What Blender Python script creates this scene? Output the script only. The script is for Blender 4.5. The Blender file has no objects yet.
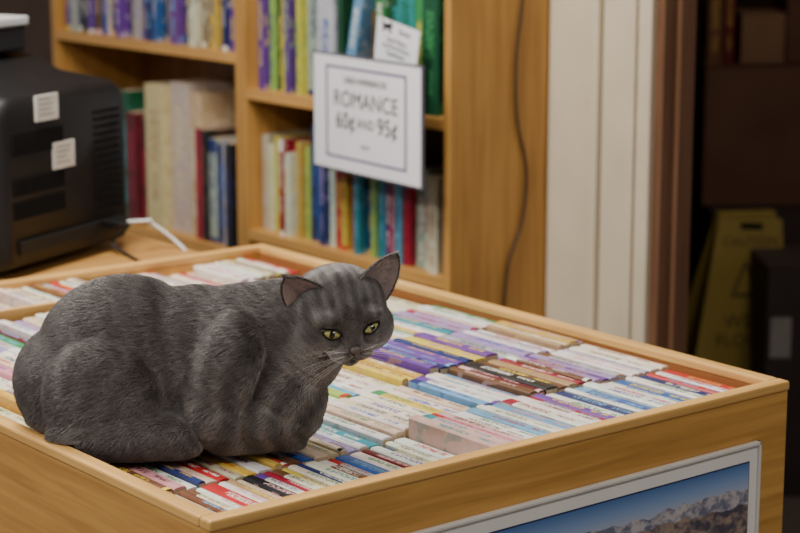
import bpy, bmesh, math, random
import numpy as np
from mathutils import Vector, Matrix, noise
from mathutils.bvhtree import BVHTree
random.seed(11)
rng = np.random.default_rng(5)
COL = bpy.context.scene.collection
R = math.radians
# ------------------------------------------------------------------ camera
CAM = Vector((-1.107, -1.724, 1.60)); YAW = R(38.5); PIT = R(11.57); FPX = 1961.0
cam = bpy.data.cameras.new('camera'); camo = bpy.data.objects.new('camera', cam); COL.objects.link(camo)
camo.location = CAM; camo.rotation_euler = (R(90) - PIT, 0, -YAW)
cam.lens = FPX / 800 * 36; cam.sensor_width = 36; cam.clip_start = .05
cam.dof.use_dof = True; cam.dof.focus_distance = 2.48; cam.dof.aperture_fstop = 4.8
bpy.context.scene.camera = camo
def ray(px, py):
    u = (px - 400) / FPX; v = (py - 266.5) / FPX
    Y = math.cos(PIT) - math.sin(PIT) * v; Z = -math.sin(PIT) - math.cos(PIT) * v
    return Vector((u * math.cos(YAW) + Y * math.sin(YAW), -u * math.sin(YAW) + Y * math.cos(YAW), Z))
def on_x(px, py, x):
    d = ray(px, py); return CAM + d * ((x - CAM.x) / d.x)
def on_y(px, py, y):
    d = ray(px, py); return CAM + d * ((y - CAM.y) / d.y)
def on_z(px, py, z):
    d = ray(px, py); return CAM + d * ((z - CAM.z) / d.z)
def at_d(px, py, dep):
    return CAM + ray(px, py) * dep

# ------------------------------------------------------------------ materials
def base_mat(name, rough=.6, spec=.3):
    m = bpy.data.materials.new(name); m.use_nodes = True
    b = m.node_tree.nodes['Principled BSDF']
    b.inputs['Roughness'].default_value = rough
    b.inputs['Specular IOR Level'].default_value = spec
    return m, m.node_tree, b
def noisy(name, c, rough=.6, amt=.15, scale=8, stretch=(1, 1, 1), spec=.3, bump=0, metal=0):
    m, nt, b = base_mat(name, rough, spec); N = nt.nodes; L = nt.links
    tc = N.new('ShaderNodeTexCoord'); mp = N.new('ShaderNodeMapping'); mp.inputs['Scale'].default_value = stretch
    no = N.new('ShaderNodeTexNoise'); no.inputs['Scale'].default_value = scale; no.inputs['Detail'].default_value = 5
    rp = N.new('ShaderNodeValToRGB')
    rp.color_ramp.elements[0].position = .3; rp.color_ramp.elements[1].position = .7
    rp.color_ramp.elements[0].color = tuple(x * (1 - amt) for x in c) + (1,)
    rp.color_ramp.elements[1].color = tuple(min(1, x * (1 + amt)) for x in c) + (1,)
    L.new(tc.outputs['Object'], mp.inputs['Vector']); L.new(mp.outputs[0], no.inputs['Vector'])
    L.new(no.outputs['Fac'], rp.inputs[0]); L.new(rp.outputs[0], b.inputs['Base Color'])
    b.inputs['Metallic'].default_value = metal
    if bump:
        bp = N.new('ShaderNodeBump'); bp.inputs['Strength'].default_value = bump; bp.inputs['Distance'].default_value = .002
        L.new(no.outputs['Fac'], bp.inputs['Height']); L.new(bp.outputs[0], b.inputs['Normal'])
    return m
def wood(name, c, axis='x', rough=.42, amt=.24):
    st = {'x': (1.5, 30, 30), 'y': (30, 1.5, 30), 'z': (30, 30, 1.5)}[axis]
    m, nt, b = base_mat(name, rough, .4); N = nt.nodes; L = nt.links
    tc = N.new('ShaderNodeTexCoord'); mp = N.new('ShaderNodeMapping'); mp.inputs['Scale'].default_value = st
    n1 = N.new('ShaderNodeTexNoise'); n1.inputs['Scale'].default_value = 2.2; n1.inputs['Detail'].default_value = 7; n1.inputs['Distortion'].default_value = .6
    n2 = N.new('ShaderNodeTexNoise'); n2.inputs['Scale'].default_value = 5; n2.inputs['Detail'].default_value = 3
    ad = N.new('ShaderNodeMath'); ad.operation = 'MULTIPLY_ADD'; ad.inputs[1].default_value = .35
    rp = N.new('ShaderNodeValToRGB'); rp.color_ramp.elements[0].position = .42; rp.color_ramp.elements[1].position = .85
    rp.color_ramp.elements[0].color = (c[0] * (1 - amt), c[1] * (1 - 1.25 * amt), c[2] * (1 - 1.4 * amt), 1)
    rp.color_ramp.elements[1].color = (c[0] * (1 + amt * .7), c[1] * (1 + amt * .8), c[2] * (1 + amt), 1)
    L.new(tc.outputs['Object'], mp.inputs[0]); L.new(mp.outputs[0], n1.inputs['Vector']); L.new(tc.outputs['Object'], n2.inputs['Vector'])
    L.new(n2.outputs['Fac'], ad.inputs[0]); L.new(n1.outputs['Fac'], ad.inputs[2])
    L.new(ad.outputs[0], rp.inputs[0]); L.new(rp.outputs[0], b.inputs['Base Color'])
    return m
HON = (.55, .295, .075)
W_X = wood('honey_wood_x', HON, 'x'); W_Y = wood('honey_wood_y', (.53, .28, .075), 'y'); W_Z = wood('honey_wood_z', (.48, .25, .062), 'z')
RIM_X = wood('rim_wood_x', (.66, .385, .12), 'x', .35); RIM_Y = wood('rim_wood_y', (.66, .385, .12), 'y', .35)
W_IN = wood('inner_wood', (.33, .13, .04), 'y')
JAMB = wood('jamb_wood', (.16, .078, .040), 'z', .5)
DESKW = wood('desk_wood', (.48, .25, .07), 'x')
WHITE = noisy('white_paint', (.58, .50, .37), .55, .06)
WALLM = noisy('wall_paint', (.09, .055, .04), .8, .1)
CEILM = noisy('ceiling_paint', (.7, .69, .66), .9, .04)
FLOORM = noisy('floor_carpet', (.10, .085, .075), .95, .3, 60)
PAPER = noisy('page_paper', (.55, .43, .28), .9, .12, 400, (1, 1, 1))
BLACKP = noisy('black_plastic', (.006, .006, .007), .5, .2, 30, spec=.35)
DARKP = noisy('vent_black', (.0015, .0015, .0015), .9, .1)
STICK = noisy('sticker_paper', (.66, .65, .60), .6, .08, 40)
INK = noisy('ink', (.02, .02, .025), .7, .1)
INKP = noisy('purple_ink', (.14, .07, .22), .7, .1)
CARD = noisy('sign_card', (.88, .88, .93), .5, .02)
CLEAR = noisy('sign_frame', (.09, .09, .115), .3, .05, spec=.6)
CABLE_W = noisy('white_cable', (.65, .65, .63), .5, .05)
CABLE_B = noisy('black_cable', (.02, .018, .016), .5, .1)
CABLE_T = noisy('brown_cable', (.06, .032, .016), .5, .1)
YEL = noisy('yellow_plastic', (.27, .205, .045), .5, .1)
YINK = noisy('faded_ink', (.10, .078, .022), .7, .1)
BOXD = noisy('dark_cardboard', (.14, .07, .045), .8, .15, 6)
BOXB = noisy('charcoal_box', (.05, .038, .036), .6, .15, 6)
GREYP = noisy('grey_plastic', (.55, .56, .57), .5, .06)

def cover_material():
    m, nt, b = base_mat('paperback_cover', .38, .4); N = nt.nodes; L = nt.links
    def math_(op, a, c=None, d=None):
        n = N.new('ShaderNodeMath'); n.operation = op
        for i, v in enumerate((a, c, d)):
            if v is None: continue
            if isinstance(v, (int, float)): n.inputs[i].default_value = v
            else: L.new(v, n.inputs[i])
        return n.outputs[0]
    ba = N.new('ShaderNodeAttribute'); ba.attribute_name = 'base'
    ac = N.new('ShaderNodeAttribute'); ac.attribute_name = 'accent'
    st = N.new('ShaderNodeAttribute'); st.attribute_name = 'style'
    uv = N.new('ShaderNodeUVMap'); uv.uv_map = 'UVMap'
    sp = N.new('ShaderNodeSeparateXYZ'); L.new(uv.outputs[0], sp.inputs[0])
    a, bb = sp.outputs[0], sp.outputs[1]
    s = st.outputs['Fac']
    def inr(v, lo, hi): return math_('MULTIPLY', math_('GREATER_THAN', v, lo), math_('LESS_THAN', v, hi))
    cell = math_('FLOOR', math_('ADD', math_('MULTIPLY', a, 95), math_('MULTIPLY', s, 517)))
    row = math_('FLOOR', math_('MULTIPLY', bb, 4))
    cmb = N.new('ShaderNodeCombineXYZ'); L.new(cell, cmb.inputs[0]); L.new(row, cmb.inputs[1])
    wn = N.new('ShaderNodeTexWhiteNoise'); L.new(cmb.outputs[0], wn.inputs['Vector'])
    let = math_('GREATER_THAN', wn.outputs['Value'], .38)
    sh = math_('MULTIPLY', s, .20)
    t1 = math_('MULTIPLY', math_('GREATER_THAN', a, math_('ADD', sh, .07)), math_('LESS_THAN', a, math_('ADD', sh, .26)))
    t2 = math_('MULTIPLY', math_('GREATER_THAN', a, math_('ADD', sh, .34)), math_('LESS_THAN', a, math_('ADD', .70, sh)))
    zone = math_('MAXIMUM', math_('MULTIPLY', t1, inr(bb, -.34, .34)), math_('MULTIPLY', t2, inr(bb, -.48, .48)))
    text = math_('MULTIPLY', math_('MULTIPLY', let, zone), .85)
    bd = math_('MULTIPLY', math_('MAXIMUM', math_('LESS_THAN', a, .05), math_('GREATER_THAN', a, math_('SUBTRACT', 1.0, math_('MULTIPLY', s, .15)))), math_('GREATER_THAN', s, .80))
    bd = math_('MULTIPLY', bd, inr(bb, -1.5, 1.5))
    mask = math_('MAXIMUM', text, bd)
    tc = N.new('ShaderNodeTexCoord'); no = N.new('ShaderNodeTexNoise'); no.inputs['Scale'].default_value = 22; L.new(tc.outputs['Object'], no.inputs['Vector'])
    side = math_('MULTIPLY', math_('GREATER_THAN', bb, 5), math_('GREATER_THAN', no.outputs['Fac'], .56))
    mask = math_('MAXIMUM', mask, math_('MULTIPLY', side, .35))
    mx = N.new('ShaderNodeMix'); mx.data_type = 'RGBA'
    L.new(mask, mx.inputs['Factor']); L.new(ba.outputs['Color'], mx.inputs['A']); L.new(ac.outputs['Color'], mx.inputs['B'])
    n2 = N.new('ShaderNodeTexNoise'); n2.inputs['Scale'].default_value = 55; n2.inputs['Detail'].default_value = 6; L.new(tc.outputs['Object'], n2.inputs['Vector'])
    rp = N.new('ShaderNodeValToRGB'); rp.color_ramp.elements[0].position = .35; rp.color_ramp.elements[1].position = .6
    rp.color_ramp.elements[0].color = (.84, .79, .70, 1); rp.color_ramp.elements[1].color = (1, 1, 1, 1); L.new(n2.outputs['Fac'], rp.inputs[0])
    mu = N.new('ShaderNodeMix'); mu.data_type = 'RGBA'; mu.blend_type = 'MULTIPLY'; mu.inputs['Factor'].default_value = .8
    L.new(mx.outputs['Result'], mu.inputs['A']); L.new(rp.outputs[0], mu.inputs['B'])
    L.new(mu.outputs['Result'], b.inputs['Base Color'])
    return m
COVER = cover_material()

# ------------------------------------------------------------------ helpers
def link(o, parent=None):
    COL.objects.link(o)
    if parent: o.parent = parent
    return o
def tag(o, label=None, cat=None, group=None, kind=None):
    if label: o['label'] = label
    if cat: o['category'] = cat
    if group: o['group'] = group
    if kind: o['kind'] = kind
    return o
def empty(name, loc, rz=0):
    o = bpy.data.objects.new(name, None); o.location = loc; o.rotation_euler = (0, 0, rz); o.empty_display_size = .05
    return link(o)
def from_py(name, verts, faces, m, parent=None, smooth=False):
    me = bpy.data.meshes.new(name); me.from_pydata([tuple(v) for v in verts], [], faces); me.update()
    if smooth: me.polygons.foreach_set('use_smooth', [True] * len(me.polygons))
    me.materials.append(m)
    return link(bpy.data.objects.new(name, me), parent)
class MB:
    def __init__(s): s.bm = bmesh.new()
    def box(s, x0, y0, z0, x1, y1, z1, bev=0, mat=None):
        r = bmesh.ops.create_cube(s.bm, size=1); vs = r['verts']
        c = Vector(((x0 + x1) / 2, (y0 + y1) / 2, (z0 + z1) / 2)); d = (abs(x1 - x0), abs(y1 - y0), abs(z1 - z0))
        for v in vs:
            v.co = Vector((v.co.x * d[0], v.co.y * d[1], v.co.z * d[2])) + c
            if mat: v.co = mat @ v.co
        if bev:
            es = list({e for v in vs for e in v.link_edges})
            bmesh.ops.bevel(s.bm, geom=es, offset=bev, segments=2, profile=.5, affect='EDGES')
        return s
    def tube(s, pts, rad, n=8):
        pts = [Vector(p) for p in pts]; rings = []
        for i, p in enumerate(pts):
            t = (pts[min(i + 1, len(pts) - 1)] - pts[max(i - 1, 0)]).normalized()
            a = t.orthogonal().normalized() if i == 0 else (pa - t * pa.dot(t)).normalized()
            pa = a; b = t.cross(a)
            r = rad[i] if isinstance(rad, (list, tuple)) else rad
            rings.append([s.bm.verts.new(p + (a * math.cos(2 * math.pi * k / n) + b * math.sin(2 * math.pi * k / n)) * r) for k in range(n)])
        for i in range(len(rings) - 1):
            for k in range(n):
                s.bm.faces.new((rings[i][k], rings[i][(k + 1) % n], rings[i + 1][(k + 1) % n], rings[i + 1][k]))
        s.bm.faces.new(rings[0][::-1]); s.bm.faces.new(rings[-1])
        return s
    def build(s, name, m, parent=None, org=None, smooth=False):
        if org is not None:
            bmesh.ops.translate(s.bm, verts=s.bm.verts, vec=-Vector(org))
        bmesh.ops.recalc_face_normals(s.bm, faces=s.bm.faces)
        me = bpy.data.meshes.new(name); s.bm.to_mesh(me); s.bm.free()
        if smooth: me.polygons.foreach_set('use_smooth', [True] * len(me.polygons))
        me.materials.append(m)
        return link(bpy.data.objects.new(name, me), parent)
def spline(pts, n=8):
    P = [Vector(p) for p in pts]; P = [P[0] * 2 - P[1]] + P + [P[-1] * 2 - P[-2]]; out = []
    for i in range(1, len(P) - 2):
        for k in range(n):
            t = k / n; a, b, c, d = P[i - 1], P[i], P[i + 1], P[i + 2]
            out.append(.5 * ((2 * b) + (c - a) * t + (2 * a - 5 * b + 4 * c - d) * t * t + (3 * b - a - 3 * c + d) * t ** 3))
    out.append(P[-2]); return out

# ------------------------------------------------------------------ setting
def struct(name, mb, m): return tag(mb.build(name, m), kind='structure')
struct('floor', MB().box(-4, -4, -.05, 4.2, 5.2, 0), FLOORM)
struct('ceiling', MB().box(-4, -4, 2.80, 4.2, 5.2, 2.85), CEILM)
WX = 1.675; DY1 = .966; DY0 = .08
w = MB(); w.box(WX, DY1 + .02, 0, WX + .09, 5.2, 2.8); w.box(WX, -4, 0, WX + .09, DY0 - .02, 2.8); w.box(WX, DY0 - .02, 2.05, WX + .09, DY1 + .02, 2.8)
struct('wall_back', w, WALLM)
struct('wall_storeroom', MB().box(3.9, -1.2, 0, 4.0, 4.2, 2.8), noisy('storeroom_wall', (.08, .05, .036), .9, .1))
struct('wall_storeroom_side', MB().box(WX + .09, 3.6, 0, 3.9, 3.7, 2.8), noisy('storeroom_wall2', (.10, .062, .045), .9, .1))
t = MB()
t.box(WX - .012, DY1 + .155, 0, WX, 1.262, 2.16, .001)
t.box(WX - .030, DY1 + .135, 0, WX, DY1 + .155, 2.15, .003)
t.box(WX - .018, DY1 + .060, 0, WX, DY1 + .133, 2.14, .003)
t.box(WX - .024, DY1 + .038, 0, WX, DY1 + .058, 2.13, .003)
t.box(WX - .018, DY1 + .000, 0, WX, DY1 + .036, 2.12, .003)
t.box(WX - .018, DY0 - .09, 2.05, WX, DY1, 2.14, .003)
t.box(WX - .018, DY0 - .09, 0, WX, DY0 - .0, 2.05, .003)
struct('trim_1', t, WHITE)
j = MB(); j.box(WX - .004, DY1 - .022, 0, WX + .085, DY1 + .02, 2.07, .001); j.box(WX, DY0 - .02, 0, WX + .10, DY0 + .0, 2.07); j.box(WX + .03, DY1 - .034, 0, WX + .05, DY1 - .022, 2.05)
struct('trim_2', j, JAMB)

# ------------------------------------------------------------------ book bin
BW, BL, BT = .952, 1.283, .90
T = .019
bn = empty('book_bin', (BW / 2, BL / 2, 0)); O = bn.location.copy()
tag(bn, 'honey wooden display bin full of paperbacks with the grey cat on top', 'book bin')
MB().box(.0, 0, .06, BW, T, BT - .014, .001).build('side_panel', W_X, bn, O)
MB().box(.0, BL - T, .06, BW, BL, BT - .014, .001).build('side_panel', W_X, bn, O)
MB().box(.0, T, .06, T, BL - T, BT - .014, .001).build('side_panel', W_Y, bn, O)
MB().box(BW - T, T, .06, BW, BL - T, BT - .014, .001).build('side_panel', W_IN, bn, O)
MB().box(-.002, -.002, BT - .014, BW + .002, T + .001, BT, .003).build('rim', RIM_X, bn, O)
MB().box(-.002, BL - T - .001, BT - .014, BW + .002, BL + .002, BT, .003).build('rim', RIM_X, bn, O)
MB().box(-.002, T + .001, BT - .014, T + .001, BL - T - .001, BT, .003).build('rim', RIM_Y, bn, O)
MB().box(BW - T - .001, T + .001, BT - .014, BW + .002, BL - T - .001, BT, .003).build('rim', RIM_Y, bn, O)
BF = .765
MB().box(T, T, BF - .018, BW - T, BL - T, BF).build('bin_floor', W_IN, bn, O)
MB().box(T, 1.098, BF, .50, 1.106, BT - .006, .001).build('divider', RIM_X, bn, O)
MB().box(.03, .03, 0, BW - .03, BL - .03, .06).build('plinth', JAMB, bn, O)

# ------------------------------------------------------------------ paperbacks
PAL = {'white': (.80, .78, .73), 'cream': (.70, .60, .41), 'ivory': (.75, .69, .55), 'pale grey': (.48, .48, .50), 'navy': (.02, .035, .16), 'blue': (.03, .11, .42),
       'sky blue': (.16, .38, .62), 'teal': (.03, .28, .34), 'red': (.52, .025, .03), 'crimson': (.34, .012, .045), 'pink': (.62, .26, .32), 'pale pink': (.72, .45, .45),
       'purple': (.15, .06, .34), 'lilac': (.36, .28, .54), 'yellow': (.76, .58, .08), 'gold': (.56, .36, .08), 'orange': (.72, .24, .04), 'green': (.05, .28, .10),
       'lime': (.40, .56, .12), 'brown': (.17, .075, .035), 'tan': (.44, .29, .15), 'black': (.02, .02, .025), 'maroon': (.14, .012, .02), 'dark green': (.015, .10, .05)}
def cover_geo(t, L, w):
    h = t / 2; r = min(.0025, t * .22); c = .0007
    out = [(-h, 0), (-h, w - r), (-h + r * .8, w - r * .2), (0, w), (h - r * .8, w - r * .2), (h, w - r), (h, 0), (h - c, 0), (h - c, w - r - c), (-h + c, w - r - c), (-h + c, 0)]
    n = len(out); V = [(x, 0, z) for x, z in out] + [(x, L, z) for x, z in out]; F = []; UV = []
    for i in range(n):
        k = (i + 1) % n; F.append((i, k, n + k, n + i))
        if 1 <= i <= 4: UV += [(0, out[i][0] / h), (0, out[k][0] / h), (1, out[k][0] / h), (1, out[i][0] / h)]
        else: UV += [(.5, 9)] * 4
    F.append(tuple(range(n))[::-1]); UV += [(.5, 3)] * n
    F.append(tuple(range(n, 2 * n))); UV += [(.5, 3)] * n
    x0, x1, z1, y0, y1 = -h + c, h - c, w - r - c, .0004, L - .0012
    PV = [(x0, y0, .0006), (x1, y0, .0006), (x1, y1, .0006), (x0, y1, .0006), (x0, y0, z1), (x1, y0, z1), (x1, y1, z1), (x0, y1, z1)]
    PF = [(3, 2, 1, 0), (4, 5, 6, 7), (0, 1, 5, 4), (1, 2, 6, 5), (2, 3, 7, 6), (3, 0, 4, 7)]
    return V, F, UV, PV, PF
def book(name, t, L, w, base, acc, loc, mode, label, group, rot=(0, 0, 0), cat='book'):
    V, F, UV, PV, PF = cover_geo(t, L, w)
    if mode == 'shelf':
        f = lambda p: (-(p[2] - w), -p[0], p[1])
        V = [f(p) for p in V]; PV = [f(p) for p in PV]
    root = bpy.data.objects.new(name, None); root.location = loc; root.rotation_euler = rot; root.empty_display_size = .02; link(root)
    tag(root, label, cat, group)
    me = bpy.data.meshes.new('cover'); me.from_pydata(V, [], F); me.update()
    u = me.uv_layers.new(name='UVMap'); u.data.foreach_set('uv', [q for p in UV for q in p])
    a = me.attributes.new('base', 'FLOAT_COLOR', 'POINT'); a.data.foreach_set('color', list(base + (1,)) * len(V))
    a = me.attributes.new('accent', 'FLOAT_COLOR', 'POINT'); a.data.foreach_set('color', list(acc + (1,)) * len(V))
    a = me.attributes.new('style', 'FLOAT', 'POINT'); a.data.foreach_set('value', [random.random()] * len(V))
    me.materials.append(COVER); link(bpy.data.objects.new('cover', me), root)
    from_py('page_block', PV, PF, PAPER, root)
    return root
UN = ['first', 'second', 'third', 'fourth', 'fifth', 'sixth', 'seventh', 'eighth', 'ninth']
ORD = [''] + UN + ['tenth', 'eleventh', 'twelfth', 'thirteenth', 'fourteenth', 'fifteenth', 'sixteenth', 'seventeenth', 'eighteenth', 'nineteenth']
for t_, tt in (('twenty', 'twentieth'), ('thirty', 'thirtieth'), ('forty', 'fortieth'), ('fifty', 'fiftieth'), ('sixty', 'sixtieth')): ORD += [tt] + [t_ + '-' + s for s in UN]
ROWN = ['front', 'second', 'third', 'fourth', 'fifth', 'sixth', 'back']
LIGHTS = ['white'] * 11 + ['ivory'] * 6 + ['cream'] * 5 + ['pale grey'] * 2 + ['pale pink'] + ['yellow', 'sky blue', 'lilac']
DARKS = ['navy', 'blue', 'red', 'crimson', 'purple', 'brown', 'black', 'teal', 'tan', 'green', 'maroon', 'pink', 'lilac', 'gold', 'blue', 'purple', 'yellow']
ACC_L = ['navy', 'red', 'blue', 'purple', 'black', 'teal', 'crimson', 'brown', 'green', 'pink']
ACC_D = ['white', 'ivory', 'yellow', 'gold', 'pale pink', 'sky blue', 'white']
RUNS = [(0, .02, .40, ['white', 'navy', 'cream', 'brown', 'ivory', 'white', 'red', 'white', 'tan', 'cream', 'black', 'white', 'crimson', 'white', 'yellow', 'ivory', 'navy', 'white', 'brown', 'pale grey', 'blue', 'white', 'maroon', 'white', 'cream'], .866),
        (0, .425, .50, ['pale pink', 'pale pink', 'pink', 'pale pink'], .894),
        (0, .50, .62, ['white', 'white', 'sky blue', 'white', 'white', 'sky blue'], .89),
        (0, .62, .76, ['crimson', 'purple', 'white', 'navy', 'white', 'blue', 'white'], .887),
        (0, .76, .93, ['white', 'ivory', 'blue', 'white', 'white', 'navy', 'red', 'white', 'red'], .884),
        (1, .40, .56, ['cream', 'white', 'ivory', 'white', 'white', 'yellow', 'white'], .879),
        (1, .56, .64, ['sky blue', 'white', 'white', 'ivory'], .886),
        (1, .64, .76, ['brown', 'maroon', 'black', 'brown', 'tan', 'crimson', 'brown'], .890),
        (1, .76, .84, ['lilac', 'purple', 'lilac', 'pale grey'], .887),
        (1, .84, .93, ['white', 'white', 'pale grey', 'white', 'ivory'], .884),
        (2, .40, .56, ['white', 'ivory', 'white', 'lime', 'sky blue', 'white', 'white'], .878),
        (2, .56, .61, ['yellow', 'yellow', 'gold'], .884),
        (2, .61, .74, ['purple', 'navy', 'purple', 'purple', 'navy', 'yellow', 'purple'], .895),
        (2, .74, .86, ['lilac', 'white', 'pale grey', 'lilac', 'white'], .884),
        (2, .86, .93, ['tan', 'cream', 'gold', 'white'], .891),
        (3, .66, .93, ['lilac', 'lilac', 'cream', 'white', 'green', 'yellow', 'white', 'teal', 'black'], .884),
        (4, .60, .75, ['white', 'yellow', 'black', 'gold', 'purple', 'navy'], .886)]
PITCH = .1775
nb = 0
for r in range(7):
    y0 = T + .004 + r * PITCH if r < 6 else 1.1085
    x = T + .003; items = []; top = .876; lean = 0; cl = 0; run_i = 0
    prev_run = None
    while x < BW - T - .010:
        run = next((q for q in RUNS if q[0] == r and q[1] <= x < q[2]), None)
        if run is not None:
            if run is not prev_run:
                run_i = 0; nl = R(random.choice([0, 1.0, -1.0, 1.5])) if x > .05 else 0
                x += .003 + max(0, nl - lean) * .10 if x > .05 else 0
                lean = nl; prev_run = run
            c = run[3][run_i % len(run[3])]; run_i += 1; tp = run[4] + random.uniform(-.003, .0025)
            Lb = random.choice([.172, .171, .170])
        else:
            prev_run = None
            if cl <= 0:
                cl = random.randint(4, 9); top = random.choice([.868, .874, .880, .885, .889]); nl = R(random.choice([0, 0, 1.5, -1.5])); x += .002 + max(0, nl - lean) * .10; lean = nl; clight = random.random() < .65
            cl -= 1
            c = random.choice(LIGHTS if (random.random() < (.82 if clight else .35)) else DARKS); tp = top + random.uniform(-.003, .003); Lb = random.choice([.172, .171, .169])
        th = random.choice([.010, .011, .012, .013, .014, .016, .018, .022] if (r == 0 and x < .40) else [.010, .012, .014, .015, .016, .017, .018, .020, .023])
        if x + th > BW - T - .003: break
        if x < .40 and .10 < y0 + .09 < .62: tp = min(tp, .873)
        items.append((x + th / 2, th, Lb, tp, c, lean)); x += th + .0006
    n = len(items)
    for i, (cx, th, Lb, tp, c, ln) in enumerate(items):
        light = c in ('white', 'ivory', 'cream', 'pale grey', 'pale pink', 'yellow', 'sky blue', 'lime', 'lilac', 'pink')
        acc = random.choice(ACC_L if light else ACC_D)
        side, k = ('right', n - i) if i > n * .3 else ('left', i + 1)
        tn = 'thin ' if th < .013 else ('thick ' if th > .021 else '')
        lab = f'{tn}{c} paperback with {acc} lettering, {ORD[k]} from {side} end of {ROWN[r]} bin row'
        if k == 1: lab = f'{tn}{c} paperback with {acc} lettering at {side} end of {ROWN[r]} bin row'
        book('paperback', th, Lb, tp - BF, tuple(q * random.uniform(.88, 1.05) for q in PAL[c]), PAL[acc],
             (cx, y0 + random.uniform(0, .003), BF), 'bin', lab, 'paperbacks standing spine up in the bin', (0, -ln if i > 0 else 0, 0))
        nb += 1

# ------------------------------------------------------------------ shelves
SX, SD = 1.40, .27
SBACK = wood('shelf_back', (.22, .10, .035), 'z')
def shelf_unit(y0, y1, zs, label, top=2.1):
    e = empty('bookshelf', (SX + SD / 2, (y0 + y1) / 2, 0)); o = e.location
    tag(e, label, 'bookshelf')
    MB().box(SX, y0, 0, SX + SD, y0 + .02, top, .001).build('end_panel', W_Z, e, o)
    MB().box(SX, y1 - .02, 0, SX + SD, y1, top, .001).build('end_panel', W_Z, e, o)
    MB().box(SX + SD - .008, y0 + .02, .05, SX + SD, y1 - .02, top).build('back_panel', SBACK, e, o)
    for z in zs: MB().box(SX, y0 + .02, z - .024, SX + SD - .008, y1 - .02, z, .001).build('shelf', W_Y, e, o)
    MB().box(SX, y0, top, SX + SD, y1, top + .02, .001).build('top_board', W_Y, e, o)
    return e
RY0, RY1 = 1.266, 2.012
LY0, LY1 = 2.016, 2.90
shelf_unit(RY0, RY1, [.10, .44, .7725, 1.10, 1.44, 1.78], 'honey wooden bookshelf behind the romance price sign')
shelf_unit(LY0, LY1, [.10, .40, .71, 1.177, 1.50, 1.82], 'honey wooden bookshelf farther left, behind the black monitor')
def fill(name, yl, yr, z, items, where, group):
    y = yl; k = 0
    for (c, ac, th, H, D, *ex) in items:
        if y - th < yr: break
        k += 1; lean = R(ex[0]) if ex else 0
        lab = f'{"tall " if H > .25 else ""}{c} book with {ac} lettering, {ORD[k]} from left on {where}'
        book(name, th, H, D, tuple(q * random.uniform(.65, .92) for q in PAL[c]), PAL[ac], (SX + .012 + random.uniform(0, .03), y - th / 2, z + th / 2 * math.sin(lean)), 'shelf', lab, group, (lean, 0, 0))
        y -= th / math.cos(lean) + .001 + (H * math.sin(lean) * .92 if len(ex) > 1 else 0)
def rnd(cols, lo=.015, hi=.035, h0=.17, h1=.24):
    out = []
    for c in cols:
        lt = PAL[c][0] + PAL[c][1] > .9
        out.append((c, random.choice(ACC_L if lt else ACC_D), random.uniform(lo, hi), random.uniform(h0, h1), random.uniform(.12, .17)))
    return out
fill('book', LY1 - .024, LY0 + .02, 1.177, rnd(['black', 'purple', 'pale grey', 'navy', 'black', 'purple', 'brown', 'blue', 'white', 'navy', 'purple', 'black', 'pale grey', 'navy', 'purple', 'navy', 'blue', 'black',
      'pale grey', 'purple', 'navy', 'black', 'white', 'tan', 'black', 'yellow', 'pale grey', 'navy', 'purple', 'blue', 'white', 'black', 'navy', 'red', 'blue'], .018, .036, .20, .27), 'upper left shelf', 'books on the upper left shelf')
fill('book', RY1 - .024, RY0 + .02, 1.10,
     [('white', 'purple', .025, .25, .15), ('purple', 'yellow', .022, .23, .15), ('lime', 'navy', .018, .23, .15), ('black', 'yellow', .022, .21, .15), ('yellow', 'purple', .028, .25, .16), ('purple', 'lime', .018, .25, .15),
      ('black', 'lime', .025, .24, .16), ('yellow', 'green', .015, .22, .15), ('pale grey', 'navy', .05, .25, .17), ('white', 'blue', .055, .23, .17), ('dark green', 'black', .02, .26, .15), ('blue', 'sky blue', .026, .23, .16, 13), ('sky blue', 'white', .030, .25, .16, 13, 1),
      ('brown', 'black', .02, .2, .15), ('green', 'white', .03, .27, .17), ('dark green', 'teal', .05, .28, .18), ('teal', 'dark green', .055, .27, .18), ('green', 'yellow', .03, .26, .17), ('dark green', 'green', .05, .27, .17)],
     'shelf above the price sign', 'books on the upper right shelf')
fill('book', RY1 - .024, RY0 + .02, .7725,
     [('cream', 'tan', .025, .22, .14), ('ivory', 'lime', .022, .20, .14), ('yellow', 'lime', .02, .22, .14), ('ivory', 'red', .025, .21, .14), ('crimson', 'white', .015, .22, .14), ('white', 'yellow', .02, .19, .14), ('ivory', 'red', .02, .2, .14),
      ('gold', 'tan', .016, .22, .14), ('lime', 'green', .015, .21, .14), ('navy', 'blue', .025, .26, .15), ('blue', 'sky blue', .035, .25, .15), ('navy', 'lilac', .02, .24, .15), ('white', 'sky blue', .02, .2, .14), ('red', 'yellow', .025, .18, .14), ('yellow', 'red', .02, .19, .14), ('crimson', 'pink', .025, .21, .14), ('white', 'navy', .012, .2, .14), ('teal', 'sky blue', .02, .22, .14),
      ('navy', 'gold', .03, .21, .14), ('lime', 'teal', .015, .19, .14), ('teal', 'sky blue', .025, .2, .14), ('purple', 'white', .02, .18, .14), ('red', 'pink', .02, .19, .14), ('sky blue', 'navy', .025, .2, .14), ('crimson', 'red', .025, .18, .14), ('pale grey', 'white', .035, .21, .14),
      ('white', 'red', .03, .2, .14), ('ivory', 'tan', .03, .2, .14)],
     'shelf below the price sign', 'books on the lower right shelf')
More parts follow.
